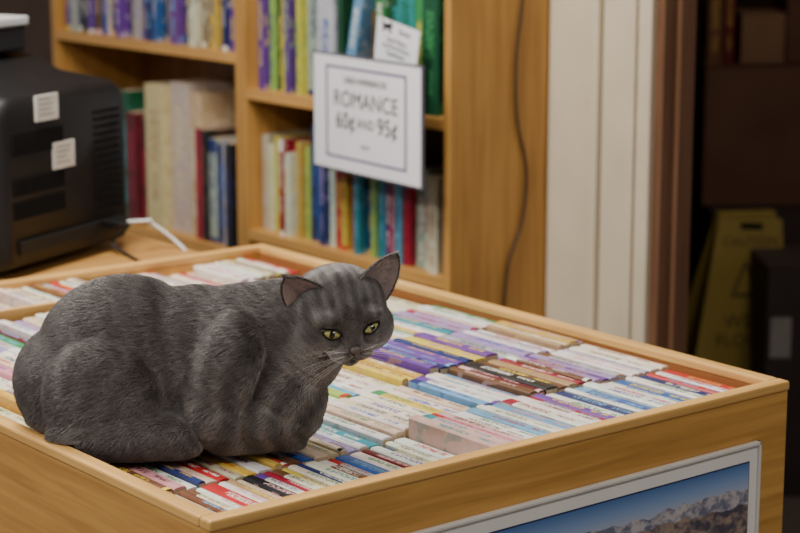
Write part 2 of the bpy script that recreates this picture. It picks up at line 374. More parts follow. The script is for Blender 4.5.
fill('book', 2.62, LY0 + .02, .71,
     [('dark green', 'teal', .05, .33, .18), ('maroon', 'crimson', .05, .28, .18), ('maroon', 'crimson', .045, .27, .18), ('cream', 'tan', .085, .36, .20), ('ivory', 'cream', .08, .37, .20), ('cream', 'ivory', .05, .35, .19), ('crimson', 'red', .03, .27, .18), ('black', 'brown', .02, .27, .18), ('pale grey', 'navy', .03, .25, .17), ('navy', 'blue', .03, .24, .17), ('pale grey', 'blue', .03, .25, .17), ('black', 'navy', .025, .25, .17), ('brown', 'black', .025, .24, .16), ('brown', 'tan', .03, .23, .16), ('maroon', 'brown', .03, .24, .16)],
     'lower left shelf', 'books on the lower left shelf')

# ------------------------------------------------------------------ text
def text_geo(body, size, bold=.008, sp=1.05):
    cu = bpy.data.curves.new('t', 'FONT'); cu.body = body; cu.size = size; cu.align_x = 'CENTER'; cu.align_y = 'CENTER'; cu.offset = size * bold; cu.space_character = sp
    o = bpy.data.objects.new('t', cu); COL.objects.link(o)
    bpy.context.view_layer.update()
    me = bpy.data.meshes.new_from_object(o.evaluated_get(bpy.context.evaluated_depsgraph_get()))
    V = [v.co.copy() for v in me.vertices]; F = [tuple(p.vertices) for p in me.polygons]
    bpy.data.objects.remove(o); bpy.data.curves.remove(cu); bpy.data.meshes.remove(me)
    return V, F
def put_text(lines, m, parent, x):
    for body, size, cx, cz, bold in lines:
        v, f = text_geo(body, size, bold)
        from_py('lettering', [(x, -(p.x + cx), p.y + cz) for p in v], f, m, parent)
c = on_x(367, 118, 1.345)
hl = abs(on_x(307, 100, 1.345).y - on_x(427, 100, 1.345).y) / 2
hh = (on_x(368, 57, 1.345).z - on_x(368, 177, 1.345).z) / 2
sg = empty('price_sign', c, R(-4)); tag(sg, 'white framed sign reading ROMANCE 60¢ AND 95¢ hanging before bookshelf', 'sign')
MB().box(-.003, -hl, -hh, .003, hl, hh, .002).build('holder', CLEAR, sg)
MB().box(-.0042, -hl + .0055, -hh + .0055, -.0030, hl - .0055, hh - .0055).build('card', CARD, sg)
f = MB(); a, b2 = hl * .74, hh * .78; bz = .003
for q in ((-a, -b2, a, -b2 + .005), (-a, b2 - .005, a, b2), (-a, -b2, -a + .007, b2), (a - .007, -b2, a, b2)):
    f.box(-.0050, q[0], q[1] + bz, -.0043, q[2], q[3] + bz)
f.build('printed_border', INKP, sg)
put_text([('USED PAPERBACKS', .0180, 0, hh * .58, .012), ('ROMANCE', .048, 0, hh * .25, .001), ('60¢', .050, -hl * .37, -hh * .12, .006), ('AND', .029, .002, -hh * .12, .004), ('95¢', .050, hl * .40, -hh * .12, .006), ('EACH', .012, 0, -hh * .50, .01)], INK, sg, -.0052)
MB().box(.003, -.02, .0, SX - c.x + .001, .02, .004).build('bracket', CLEAR, sg)
c2 = on_x(397, 43, 1.380)
sc = empty('shelf_card', c2); tag(sc, 'small white shelf card with tiny cat emblem above the price sign', 'sign card')
sc.rotation_euler = (R(9), 0, R(-3))
MB().box(-.001, -.074, -.10, .001, .074, .040, .0005).build('card', CARD, sc)
put_text([('Books', .015, .026, .024, .02), ('Used Fiction', .0135, 0, .002, .02), ('and Non-Fiction', .0135, 0, -.012, .02), ('Paperbacks', .0135, 0, -.026, .02)], INK, sc, -.0016)
ev = [(-.034, .020), (-.030, .020), (-.029, .025), (-.022, .025), (-.021, .020), (-.017, .020), (-.018, .030), (-.014, .034), (-.017, .035), (-.020, .039), (-.022, .034), (-.031, .033), (-.036, .038), (-.037, .036), (-.034, .030)]
from_py('emblem', [(-.0016, -(p[0] * 1.9 + .012), (p[1] - .028) * 1.35 + .025) for p in ev], [tuple(range(len(ev)))], INK, sc)

pts = [on_y(524, -60, 1.262), on_y(522, 0, 1.262), on_y(516, 60, 1.262), on_y(517, 120, 1.262), on_y(526, 170, 1.262), on_y(522, 220, 1.262), on_y(508, 265, 1.262), on_y(502, 330, 1.262), on_y(500, 420, 1.262)]
tag(MB().tube(spline([p + Vector((0, -.001, 0)) for p in pts], 8), .0034).build('power_cord', CABLE_T, smooth=True), 'thin brown cord hanging down the end panel of the bookshelf', 'cord')

# ------------------------------------------------------------------ desk + monitor
DZ = .88
dk = empty('desk', (.3, 1.75, 0)); tag(dk, 'wooden desk behind the bin carrying the black monitor', 'desk')
MB().box(-.55, 1.292, DZ - .03, .872, 2.05, DZ, .003).build('desktop', DESKW, dk, dk.location)
for lx, ly in ((-.5, 1.33), (.80, 1.33), (-.5, 1.97), (.80, 1.97)): MB().box(lx, ly, 0, lx + .05, ly + .05, DZ - .03, .002).build('leg', W_Z, dk, dk.location)
ang = math.atan2(.163, .35)
mc = Vector((.80, 1.535, DZ)) + Vector((-math.cos(ang), -math.sin(ang), 0)) * .21 + Vector((.7826, -.6225, 0)) * .024
mo = empty('monitor', mc, ang); tag(mo, 'black tube monitor seen from behind with two white stickers', 'monitor')
def sect(w2, z0, z1, rt, n=6):
    P = []
    for cx, cz, a0, rr in ((w2 - rt, z1 - rt, 0, rt), (-w2 + rt, z1 - rt, 90, rt), (-w2 + .015, z0 + .015, 180, .015), (w2 - .015, z0 + .015, 270, .015)):
        for k in range(n + 1):
            a = R(a0 + 90 * k / n); P.append((cx + rr * math.cos(a), cz + rr * math.sin(a)))
    return P
secs = [(.0, .178, .024, .306, .035), (.008, .190, .018, .318, .04), (.02, .197, .014, .324, .045), (.14, .208, .010, .338, .05), (.20, .222, .010, .355, .04), (.25, .232, .010, .368, .03), (.33, .235, .010, .370, .022), (.34, .225, .02, .362, .02)]
V = []; F = []
for (d, w2, z0, z1, rt) in secs: V += [(x, d, z) for x, z in sect(w2, z0, z1, rt)]
n = 28
for i in range(len(secs) - 1):
    for k in range(n): F.append((i * n + k, i * n + (k + 1) % n, (i + 1) * n + (k + 1) % n, (i + 1) * n + k))
F.append(tuple(range(n))[::-1]); F.append(tuple(range((len(secs) - 1) * n, len(secs) * n)))
hs = from_py('housing', V, F, BLACKP, mo, True)
try: hs.data.shade_auto_smooth = True
except Exception: pass
def vents(x0, z0, nx, nz, w_, h_, px_, pz_):
    v_ = MB()
    for i in range(nx):
        for k in range(nz): v_.box(x0 + i * px_, -.0035, z0 + k * pz_, x0 + i * px_ + w_, .0015, z0 + k * pz_ + h_)
    v_.build('vent_slots', DARKP, mo)
vents(.085, .085, 5, 14, .011, .006, .016, .014)
vents(-.165, .218, 14, 1, .006, .040, .011, 1)
vents(-.165, .105, 14, 2, .006, .030, .011, .042)
MB().box(-.155, -.005, .04, .165, .002, .066, .002).build('lower_panel', BLACKP, mo)
for (sx, sz, w_, h_) in ((-.064, .296, .066, .046), (-.018, .205, .064, .048)):
    st = MB().box(sx - w_ / 2, -.0048, sz - h_ / 2, sx + w_ / 2, -.0008, sz + h_ / 2).build('sticker', STICK, mo); st['label'] = 'white printed sticker'
    q = MB()
    for k in range(4): q.box(sx - w_ * .38, -.0053, sz + h_ * .32 - k * h_ * .2, sx + w_ * random.uniform(.1, .38), -.0049, sz + h_ * .32 - k * h_ * .2 + .002)
    q.build('sticker_print', noisy('print_grey', (.25, .25, .24), .7), st)
MB().tube([(0, .20, 0), (0, .20, .006), (0, .20, .012), (0, .20, .03)], [.12, .12, .06, .06], 32).build('foot', BLACKP, mo)
for (sx, sz) in ((.11, .057), (.14, .057)): MB().box(sx - .009, -.030, sz - .006, sx + .009, -.004, sz + .006, .002).build('connector', BLACKP, mo)
Mm = Matrix.Translation(mc) @ Matrix.Rotation(ang, 4, 'Z')
p0 = Mm @ Vector((.14, -.03, .057)); p1 = Mm @ Vector((.11, -.03, .057))
tag(MB().tube(spline([p0, p0 + Vector((.03, -.03, .003)), on_z(150, 222, DZ + .05), on_z(172, 238, DZ + .02), on_z(192, 258, DZ - .02), on_z(200, 275, DZ - .12)], 8), .0036).build('video_cable', CABLE_W, smooth=True), 'white cable running from the monitor over the desk edge', 'cable')
tag(MB().tube(spline([p1, p1 + Vector((.01, -.02, .0)), on_z(112, 243, DZ + .02), on_z(128, 255, DZ + .004), on_z(140, 262, DZ + .004)], 8), .0036).build('monitor_cable', CABLE_B, smooth=True), 'black cable curling from the back of the monitor', 'cable')
q0 = on_z(27, 50, DZ + .371)
dv = empty('document_tray', q0, ang); tag(dv, 'grey and white tray lying on top of the monitor', 'tray')
MB().box(-.26, .0, 0, .0, .16, .048, .006).build('tray_body', BLACKP, dv)
MB().box(-.265, -.005, .048, .004, .165, .066, .004).build('tray_lid', GREYP, dv)

# ------------------------------------------------------------------ poster on the bin side
PX0, PX1, PZ0, PZ1 = .055, .891, .24, .826
ps = empty('framed_poster', ((PX0 + PX1) / 2, -.001, PZ0)); o = ps.location; tag(ps, 'framed mountain photograph with white border on the side of the bin', 'poster')
fr = MB(); fw = .005
for q in ((PX0, PZ0, PX1, PZ0 + fw), (PX0, PZ1 - fw, PX1, PZ1), (PX0, PZ0, PX0 + fw, PZ1), (PX1 - fw, PZ0, PX1, PZ1)): fr.box(q[0], -.010, q[1], q[2], -.0005, q[3], .0012)
fr.build('frame', noisy('silver_frame', (.72, .70, .65), .35, .05), ps, o)
MB().box(PX0 + .003, -.006, PZ0 + .003, PX1 - .003, -.0008, PZ1 - .003).build('mat_border', noisy('mat_white', (.84, .82, .77), .5, .03), ps, o)
ix0, ix1, iz0, iz1 = PX0 + .024, PX1 - .0225, PZ0 + .03, PZ1 - .027
MB().box(ix0 - .002, -.0066, iz0 - .002, ix1 + .002, -.0055, iz1 + .002).build('keyline', noisy('keyline_navy', (.03, .04, .10), .5), ps, o)
m, nt, b = base_mat('poster_sky', .3, .4); N = nt.nodes; L = nt.links
tc = N.new('ShaderNodeTexCoord'); sp = N.new('ShaderNodeSeparateXYZ'); mr = N.new('ShaderNodeMapRange'); rp = N.new('ShaderNodeValToRGB')
mr.inputs['From Min'].default_value = .758 - PZ0; mr.inputs['From Max'].default_value = iz1 - PZ0
rp.color_ramp.elements[0].color = (.46, .50, .62, 1); rp.color_ramp.elements[1].color = (.08, .18, .42, 1)
e = rp.color_ramp.elements.new(.5); e.color = (.24, .36, .60, 1)
L.new(tc.outputs['Object'], sp.inputs[0]); L.new(sp.outputs[2], mr.inputs[0]); L.new(mr.outputs[0], rp.inputs[0]); L.new(rp.outputs[0], b.inputs['Base Color'])
MB().box(ix0, -.0074, iz0, ix1, -.0066, iz1).build('sky_picture', m, ps, o)
def ridge(name, zb, amp, seed, m, y):
    n = 200; V = []; F = []
    for i in range(n + 1):
        x = ix0 + (ix1 - ix0) * i / n
        h = zb + amp * (.7 * noise.noise(Vector((x * 9, seed, 0))) + .8 * (.5 - abs(noise.noise(Vector((x * 20, seed, 3))))) + .35 * noise.noise(Vector((x * 60, seed, 5))))
        V += [(x, y, iz0), (x, y, h)]
    for i in range(n): F.append((2 * i, 2 * i + 2, 2 * i + 3, 2 * i + 1))
    return from_py(name, [Vector(v) - o for v in V], F, m, ps)
def rock(name, a, b_, s):
    m, nt, bs = base_mat(name, .3, .4); N = nt.nodes; L = nt.links
    tc = N.new('ShaderNodeTexCoord'); no = N.new('ShaderNodeTexNoise'); no.inputs['Scale'].default_value = s; no.inputs['Detail'].default_value = 8
    mp = N.new('ShaderNodeMapping'); mp.inputs['Scale'].default_value = (1.0, 1, 1.3); mp.inputs['Rotation'].default_value = (0, .7, 0)
    rp = N.new('ShaderNodeValToRGB'); rp.color_ramp.elements[0].position = .40; rp.color_ramp.elements[1].position = .60
    rp.color_ramp.elements[0].color = a + (1,); rp.color_ramp.elements[1].color = b_ + (1,)
    L.new(tc.outputs['Object'], mp.inputs[0]); L.new(mp.outputs[0], no.inputs['Vector']); L.new(no.outputs['Fac'], rp.inputs[0]); L.new(rp.outputs[0], bs.inputs['Base Color']); return m
ridge('far_mountains', .761, .012, 2.2, rock('rock_far', (.16, .17, .25), (.52, .49, .50), 75), -.0076)
ridge('near_mountains', .742, .010, 7.1, rock('rock_near', (.08, .075, .10), (.36, .27, .22), 60), -.0079)

# ------------------------------------------------------------------ storeroom things
wp = at_d(728, 300, 5.25); wz = .70
wf = empty('wet_floor_sign', (wp.x, wp.y, 0), -YAW + R(8)); tag(wf, 'yellow folding wet floor sign standing inside the dark doorway', 'floor sign')
for s in (-1, 1):
    M = Matrix.Translation((0, -.012 * s * -1, wz)) @ Matrix.Rotation(R(13) * s, 4, 'X')
    zb_ = -wz / math.cos(R(13)) + .012
    V = [(-.035, 0, .0), (.135, 0, -.022), (.13, 0, zb_), (.08, 0, zb_), (.065, 0, -wz * .93), (-.12, 0, -wz * .93), (-.135, 0, zb_), (-.185, 0, zb_)]
    th = .004; VV = [M @ Vector((x, -th, z)) for x, y, z in V] + [M @ Vector((x, th, z)) for x, y, z in V]
    k = 8; FF = [tuple(range(k)), tuple(range(k, 2 * k))[::-1]] + [(i, (i + 1) % k + 0, (i + 1) % k + k, i + k) for i in range(k)]
    from_py('panel', VV, FF, YEL, wf)
    if s == -1:
        for body, size, cx_, cz in (('CAUTION', .032, .045, -.08), ('WET', .052, .02, -.29), ('FLOOR', .046, .015, -.34)):
            v, fc = text_geo(body, size); from_py('lettering', [M @ Vector((p.x + cx_, -.0055, p.y + cz)) for p in v], fc, YINK, wf)
        tri = [M @ Vector((x * .85 + .03, -.0055, z)) for x, z in ((-.055, -.225), (.055, -.225), (0, -.125), (-.038, -.215), (.038, -.215), (0, -.147))]
        from_py('warning_triangle', tri, [(0, 1, 4, 3), (1, 2, 5, 4), (2, 0, 3, 5)], YINK, wf)
        from_py('handle_slot', [M @ Vector((x + .05, -.0055, z)) for x, z in ((-.03, -.045), (.03, -.048), (.03, -.032), (-.03, -.029))], [(0, 1, 2, 3)], DARKP, wf)
MB().box(-.02, -.02, wz - .03, .12, .02, wz + .0, .006).build('handle', YEL, wf)
def sbox(px0, px1, py0, z0, dep, depth, m, label, name='cardboard_box'):
    a = at_d((px0 + px1) / 2, py0, dep); wd = (px1 - px0) / FPX * dep
    e = empty(name, (a.x, a.y, z0), -YAW); tag(e, label, 'box')
    MB().box(-wd / 2, 0, 0, wd / 2, depth, a.z - z0, .004).build('box_body', m, e)
    for q0_, q1_ in ((-.001, depth / 2 - .001), (depth / 2 + .001, depth + .001)):
        MB().box(-wd / 2 - .001, q0_, a.z - z0 - .002, wd / 2 + .001, q1_, a.z - z0 + .002).build('flap', m, e)
    return e, a, wd
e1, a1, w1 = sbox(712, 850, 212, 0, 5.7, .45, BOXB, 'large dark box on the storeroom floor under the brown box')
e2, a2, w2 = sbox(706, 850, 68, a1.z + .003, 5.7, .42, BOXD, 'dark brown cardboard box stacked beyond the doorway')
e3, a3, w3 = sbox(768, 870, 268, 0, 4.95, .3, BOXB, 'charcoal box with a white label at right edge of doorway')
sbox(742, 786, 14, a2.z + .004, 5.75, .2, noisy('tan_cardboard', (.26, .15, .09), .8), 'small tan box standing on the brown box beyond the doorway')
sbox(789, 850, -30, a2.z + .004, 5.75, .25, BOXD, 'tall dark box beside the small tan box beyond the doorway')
lb = at_d(783, 340, 4.95)
ll = MB().box(-w3 / 2 + .012, -.003, lb.z - .055, -w3 / 2 + .065, -.0005, lb.z + .05).build('shipping_label', noisy('label_grey', (.30, .29, .28), .6), e3); ll['label'] = 'pale paper label'
xo = -.20
for i, (cn, ac, th, hh_) in enumerate([('brown', 'gold', .045, .24), ('maroon', 'gold', .03, .26)]):
    pos = Vector((a2.x, a2.y, a2.z + .004)) + Matrix.Rotation(-YAW, 3, 'Z') @ Vector((xo + th / 2, .05, 0)); xo += th + .004
    book('book', th, hh_, .17, PAL[cn], PAL[ac], pos, 'shelf', f'dim {cn} book, {ORD[i + 1]} from left on the brown box beyond the doorway', 'books on the storeroom box', (0, 0, R(90) - YAW))

# ------------------------------------------------------------------ THE CAT
CO = Vector((.186, .333, .873))
cat = empty('cat', CO, -YAW); tag(cat, 'grey short-haired tabby cat crouching on the paperbacks looking down', 'cat')
bm = bmesh.new()
def ell(c, r, M=None):
    rr = bmesh.ops.create_icosphere(bm, subdivisions=4, radius=1)
    for v in rr['verts']:
        p = Vector((v.co.x * r[0], v.co.y * r[1], v.co.z * r[2]))
        if M: p = M @ p
        v.co = p + Vector(c)
def ell2(c, r):
    rr = bmesh.ops.create_icosphere(bm, subdivisions=3, radius=r)
    for v in rr['verts']: v.co += Vector(c)
def cap(p0, r0, p1, r1, n=9):
    p0, p1 = Vector(p0), Vector(p1)
    for i in range(n + 1):
        t = i / n; ell2(p0.lerp(p1, t), r0 + (r1 - r0) * t)
ry = lambda a: Matrix.Rotation(R(a), 3, 'Y')
ell((-.126, .008, .082), (.096, .074, .084)); ell((-.078, .005, .118), (.112, .072, .100)); ell((.016, .005, .116), (.120, .064, .089))
ell((-.080, .0, .045), (.130, .080, .046)); ell((.02, 0, .045), (.125, .070, .046))
for s in (-1, 1):
    ell((-.100, .060 * s, .078), (.074, .038, .074), ry(-24)); ell((-.075, .070 * s, .034), (.096, .034, .034)); ell((-.02, .070 * s, .022), (.045, .020, .020))
    ell((.054, .054 * s, .114), (.042, .036, .078), ry(22)); ell((.040, .054 * s, .060), (.042, .030, .050), ry(-15))
    cap((.05, .044 * s, .028), .028, (.095, .034 * s, .026), .026); ell((.122, .028 * s, .019), (.030, .022, .019))
ell((.122, -.010, .084), (.054, .064, .080)); ell((.148, -.014, .128), (.050, .054, .054)); ell((.100, -.012, .050), (.070, .064, .050))
cap((.062, 0, .143), .064, (.163, -.008, .166), .054)
tl = [(-.16, .06, .045), (-.16, .095, .025), (-.10, .120, .018), (-.02, .127, .017), (.05, .115, .015)]
for i in range(4): cap(tl[i], .020 - i * .0015, tl[i + 1], .0185 - i * .0015)
HS = 1.12; Hc = Vector((.194, -.030, .181))
yw, pt, rl = R(21), R(25), R(5)
Fv = Vector((math.sin(yw) * math.cos(pt), -math.cos(yw) * math.cos(pt), -math.sin(pt)))
U0 = Vector((math.sin(yw) * math.sin(pt), -math.cos(yw) * math.sin(pt), math.cos(pt))); R0 = U0.cross(Fv)
Rv = R0 * math.cos(rl) + U0 * math.sin(rl); Uv = U0 * math.cos(rl) - R0 * math.sin(rl)
HM = Matrix((Rv, -Fv, Uv)).transposed()
def hp(x, f, z): return Hc + (Rv * x + Fv * f + Uv * z) * HS
def hell(x, f, z, rx, rf, rz): ell(hp(x, f, z), (rx * HS, rf * HS, rz * HS), HM)
def hcap(a, ra, b_, rb):
    p0, p1 = hp(*a), hp(*b_)
    cap(p0, ra * HS, p1, rb * HS, 6)
hell(0, -.006, .004, .052, .051, .043); hell(0, -.02, -.004, .050, .045, .042)
for s in (-1, 1):
    hell(.029 * s, .011, -.016, .029, .030, .027); hell(.0112 * s, .043, -.021, .0145, .0130, .0120)
    hell(.022 * s, .030, .0190, .017, .0150, .0085); hell(.019 * s, .029, -.012, .018, .018, .016)
hell(0, .034, -.016, .0205, .022, .016); hell(0, .036, -.0335, .0130, .015, .0095)
hcap((0, .026, .014), .0170, (0, .047, -.008), .0105)
hcap((0, .0, .030), .022, (0, .026, .022), .016)
me = bpy.data.meshes.new('c'); bm.to_mesh(me); bm.free()
tmp = bpy.data.objects.new('c', me); COL.objects.link(tmp)
rm = tmp.modifiers.new('r', 'REMESH'); rm.mode = 'VOXEL'; rm.voxel_size = .0026
bpy.context.view_layer.update()
me2 = bpy.data.meshes.new_from_object(tmp.evaluated_get(bpy.context.evaluated_depsgraph_get()))
bpy.data.objects.remove(tmp)
nv = len(me2.vertices); P = np.empty(nv * 3); me2.vertices.foreach_get('co', P); P = P.reshape(-1, 3)
E = np.empty(len(me2.edges) * 2, dtype=np.int64); me2.edges.foreach_get('vertices', E); E = E.reshape(-1, 2)
deg = np.bincount(E.ravel(), minlength=nv).astype(float)[:, None]
H = np.array(Hc); Fn = np.array(Fv); Rn = np.array(Rv); Un = np.array(Uv)
for it in range(28):
    S = np.zeros_like(P)
    for k in range(3): S[:, k] = np.bincount(E[:, 0], P[E[:, 1], k], nv) + np.bincount(E[:, 1], P[E[:, 0], k], nv)
    S /= np.maximum(deg, 1)
    d = P - H; hf = d @ Fn
    wgt = np.clip((np.linalg.norm(d, axis=1) - .05) / .03, 0, 1); wgt = np.where(hf > .005, 0, wgt)
    wgt = np.maximum(wgt, 1.0 if it < 3 else 0.0)[:, None] * .6
    P = P + (S - P) * wgt
cy_, sy_ = math.cos(-YAW), math.sin(-YAW)
def floor_z(A_):
    wx = CO.x + A_[..., 0] * cy_ - A_[..., 1] * sy_
    return .002 + np.clip((.034 - wx) / .012, 0, 1) * .026
P[:, 2] = np.maximum(P[:, 2], floor_z(P))
me2.vertices.foreach_set('co', P.ravel()); me2.update()
faces = [tuple(p.vertices) for p in me2.polygons]
bvh = BVHTree.FromPolygons([Vector(p) for p in P], faces)
def surf(x, z, f0=.2):
    hit = bvh.ray_cast(hp(x, f0, z), -Fv)
    return hit[0], hit[1]
EV = [tuple(p) for p in P]; EF = list(faces)
def ear(base, tip, side, W, cup, nrm):
    base, tip = Vector(base), Vector(tip); up = tip - base; hgt = up.length; up.normalize()
    n = (nrm - up * nrm.dot(up)).normalized(); sd = up.cross(n).normalized()
    nu, nvv = 14, 16; G = []
    for lay in (0, 1):
        for j in range(nvv + 1):
            v = j / nvv; wv = W * (max(0, 1 - v ** 2.2)) ** .66 * (1 - .20 * v) + .0010
            for i in range(nu + 1):
                u = -1 + 2 * i / nu
                c_ = cup * (1 - v * .6) * (u * u - .55)
                p = base + up * (hgt * (v + .02 * (1 - u * u))) + sd * (u * wv * (1 - .08 * abs(u) * (1 - v))) + n * (c_ + (.0013 if lay == 0 else -.0013) * (1.2 - v)) - n * .012 * v * v * .3
                G.append(p)
    k = len(EV); EV.extend(tuple(p) for p in G); row = nu + 1; tot = row * (nvv + 1)
    for j in range(nvv):
        for i in range(nu):
            a = j * row + i
            EF.append((k + a, k + a + 1, k + a + row + 1, k + a + row)); b_ = a + tot; EF.append((k + b_, k + b_ + row, k + b_ + row + 1, k + b_ + 1))
    for j in range(nvv):
        for i in (0, nu):
            a = j * row + i; q = (k + a, k + a + row, k + a + row + tot, k + a + tot); EF.append(q if i == 0 else q[::-1])
    for i in range(nu):
        a = nvv * row + i; EF.append((k + a, k + a + 1, k + a + 1 + tot, k + a + tot))
    IV = []; IF = []
    for j in range(nvv + 1):
        for i in range(nu + 1):
            a = G[j * row + i]; cc = G[j * row + nu // 2]; IV.append(cc.lerp(a, .90) + n * .0006 - up * (.0024 * (j / nvv)))
    for j in range(nvv):
        for i in range(nu): a = j * row + i; IF.append((a, a + 1, a + row + 1, a + row))
    return IV, IF, base, tip, n
def D(x, f, z): return (Rv * x + Fv * f + Uv * z)
earL = ear(hp(-.030, -.002, .014), hp(-.064, -.008, .052), -1, .0300 * HS, .010, D(-.15, .95, -.20))
earR = ear(hp(.034, -.006, .020), hp(.068, -.012, .059), 1, .0330 * HS, .010, D(.10, .95, -.20))
cm = bpy.data.meshes.new('body'); cm.from_pydata(EV, [], EF); cm.update(); cm.polygons.foreach_set('use_smooth', [True] * len(cm.polygons))
SKIN = noisy('cat_undercoat', (.078, .070, .067), .9, .25, 60); cm.materials.append(SKIN)
body = link(bpy.data.objects.new('body', cm), cat)
EARIN = noisy('ear_skin', (.42, .33, .31), .8, .15, 80)
for IV, IF, *_ in (earL, earR): from_py('inner_ear', IV, IF, EARIN, cat, True)

m, nt, b = base_mat('cat_eye', .06, .7); N = nt.nodes; L = nt.links
tc = N.new('ShaderNodeTexCoord'); sp = N.new('ShaderNodeSeparateXYZ'); L.new(tc.outputs['Object'], sp.inputs[0])
def mth(op, a, c_=None):
    n_ = N.new('ShaderNodeMath'); n_.operation = op
    for i, v in enumerate((a, c_)):
        if v is None: continue
        if isinstance(v, (int, float)): n_.inputs[i].default_value = v
        else: L.new(v, n_.inputs[i])
    return n_.outputs[0]
pw, ph = .0033, .0058
pup = mth('ADD', mth('POWER', mth('ABSOLUTE', mth('DIVIDE', sp.outputs[0], pw)), 2), mth('POWER', mth('ABSOLUTE', mth('DIVIDE', sp.outputs[2], ph)), 2))
rad = mth('DIVIDE', mth('SQRT', mth('ADD', mth('POWER', mth('ABSOLUTE', sp.outputs[0]), 2), mth('POWER', mth('ABSOLUTE', sp.outputs[2]), 2))), .0114)
rp = N.new('ShaderNodeValToRGB'); L.new(rad, rp.inputs[0])
rp.color_ramp.elements[0].color = (.28, .33, .08, 1); rp.color_ramp.elements[1].color = (.02, .015, .01, 1); rp.color_ramp.elements[1].position = 1.0
e = rp.color_ramp.elements.new(.80); e.color = (.58, .53, .21, 1)
mx = N.new('ShaderNodeMix'); mx.data_type = 'RGBA'; L.new(mth('LESS_THAN', pup, 1.0), mx.inputs['Factor']); L.new(rp.outputs[0], mx.inputs['A']); mx.inputs['B'].default_value = (.003, .003, .003, 1)
L.new(mx.outputs['Result'], b.inputs['Base Color']); EYE = m
LID = noisy('eyelid_skin', (.014, .012, .011), .5, .1)
def almond(s, a, W, ht, hb):
    x = W * math.cos(a); k = 1 - abs(math.cos(a)) ** 2.2
    return x * s, (ht if math.sin(a) > 0 else -hb) * k * s
eyes = []
for s in (-1, 1):
    p, nn = surf(.0222 * s, .0050)
    nrm = (Fv * .90 + Rv * .30 * s + Uv * .10).normalized()
    up = (Uv - nrm * Uv.dot(nrm)).normalized(); rt = up.cross(nrm)
    ca, sa = math.cos(R(9 * s)), math.sin(R(9 * s)); rt, up = rt * ca + up * sa, up * ca - rt * sa
    M = Matrix((rt, -nrm, up)).transposed().to_4x4(); M.translation = p + nrm * .0005
    W, ht, hb, B = .0122, .0058, .0082, .0057
    V = [(0, -B, 0)]; F = []; n = 32; rings = 7
    for k in range(1, rings + 1):
        q = k / rings
        for i in range(n):
            x, z = almond(q, 2 * math.pi * i / n, W, ht, hb); V.append((x, -B * (1 - q * q), z))
    for i in range(n): F.append((0, 1 + i, 1 + (i + 1) % n))
    for k in range(rings - 1):
        for i in range(n): a = 1 + k * n + i; b_ = 1 + k * n + (i + 1) % n; F.append((a, a + n, b_ + n, b_))
    eo = from_py('eye', V, F, EYE, cat, True); eo.matrix_basis = M
    eo['label'] = 'yellow-green eye'
    V = []; F = []
    for i in range(n):
        a = 2 * math.pi * i / n
        for (q, y) in ((.93, -.0006), (1.02, -.0026), (1.12, -.0020), (1.22, .0012)):
            x, z = almond(q, a, W, ht, hb); V.append((x, y, z))
    for i in range(n):
        for k in range(3): a = i * 4 + k; b_ = ((i + 1) % n) * 4 + k; F.append((a, b_, b_ + 1, a + 1))
    lo = from_py('eyelid', V, F, LID, cat, True); lo.matrix_basis = M
    eyes.append(np.array(p))
p, nn = surf(0, -.010); nosep = np.array(p)
bmn = bmesh.new(); bmesh.ops.create_icosphere(bmn, subdivisions=3, radius=1)
for v in bmn.verts:
    z = v.co.z; k = .58 + .42 * (z + 1) / 2
    q = Vector((v.co.x * .0082 * k, v.co.y * .0045, v.co.z * .0052)); v.co = Vector(p) + Rv * q.x + Fv * (q.y + .0008) + Uv * q.z
nm = bpy.data.meshes.new('nose'); bmn.to_mesh(nm); bmn.free(); nm.polygons.foreach_set('use_smooth', [True] * len(nm.polygons)); nm.materials.append(noisy('nose_skin', (.14, .105, .105), .45, .15, 200))
link(bpy.data.objects.new('nose', nm), cat)
mb = MB()
def sp_(x, z, off=.0006):
    q, _ = surf(x, z); return q + Fv * off
mb.tube([sp_(0, -.016), sp_(0, -.020), sp_(0, -.0235)], .0005, 6)
for s in (-1, 1): mb.tube([sp_(0, -.0235), sp_(.004 * s, -.0265), sp_(.009 * s, -.0285), sp_(.013 * s, -.0275)], .0005, 6)
mb.build('mouth', LID, cat)
WM = noisy('whisker_white', (.85, .85, .83), .4, .02)
for s in (-1, 1):
    mb = MB()
    for i in range(9):
        zx = -.014 - .004 * (i % 3); xx = (.009 + .0025 * (i // 3)) * s
        q, _ = surf(xx, zx); ln = random.uniform(.045, .074)
        dr = (Rv * s * 1.0 + Fv * .15 + Uv * (.42 - .42 * (i % 3) + .10 * (i // 3 - 1))).normalized()
        pts = [q + dr * ln * t_ - Vector((0, 0, 1)) * (ln * .28 * t_ * t_) - Fv * ln * .2 * t_ * t_ for t_ in (0, .25, .5, .75, 1)]
        mb.tube(pts, [.00016, .00015, .00012, .00009, .00004], 5)
    mb.build('whiskers', WM, cat)

# fur
cm.calc_loop_triangles(); nt_ = len(cm.loop_triangles)
TV = np.empty(nt_ * 3, dtype=np.int64); cm.loop_triangles.foreach_get('vertices', TV); TV = TV.reshape(-1, 3)
AP = np.array(EV)
VN = np.empty(len(cm.vertices) * 3); cm.vertices.foreach_get('normal', VN); VN = VN.reshape(-1, 3)
A, B_, C_ = AP[TV[:, 0]], AP[TV[:, 1]], AP[TV[:, 2]]
area_ = np.linalg.norm(np.cross(B_ - A, C_ - A), axis=1) / 2
ctr = (A + B_ + C_) / 3; dh = np.linalg.norm(ctr - H, axis=1); cf = (ctr - H) @ Fn
wgt = area_ * np.where(dh < .085, 2.3, 1.0) * np.where((dh < .1) & (cf > .02), 2.0, 1.0) * np.where(ctr[:, 2] < .006, .05, 1.0) * np.where(ctr[:, 1] > .07, .5, 1.0)
NH = 270000
ti = rng.choice(nt_, NH, p=wgt / wgt.sum())
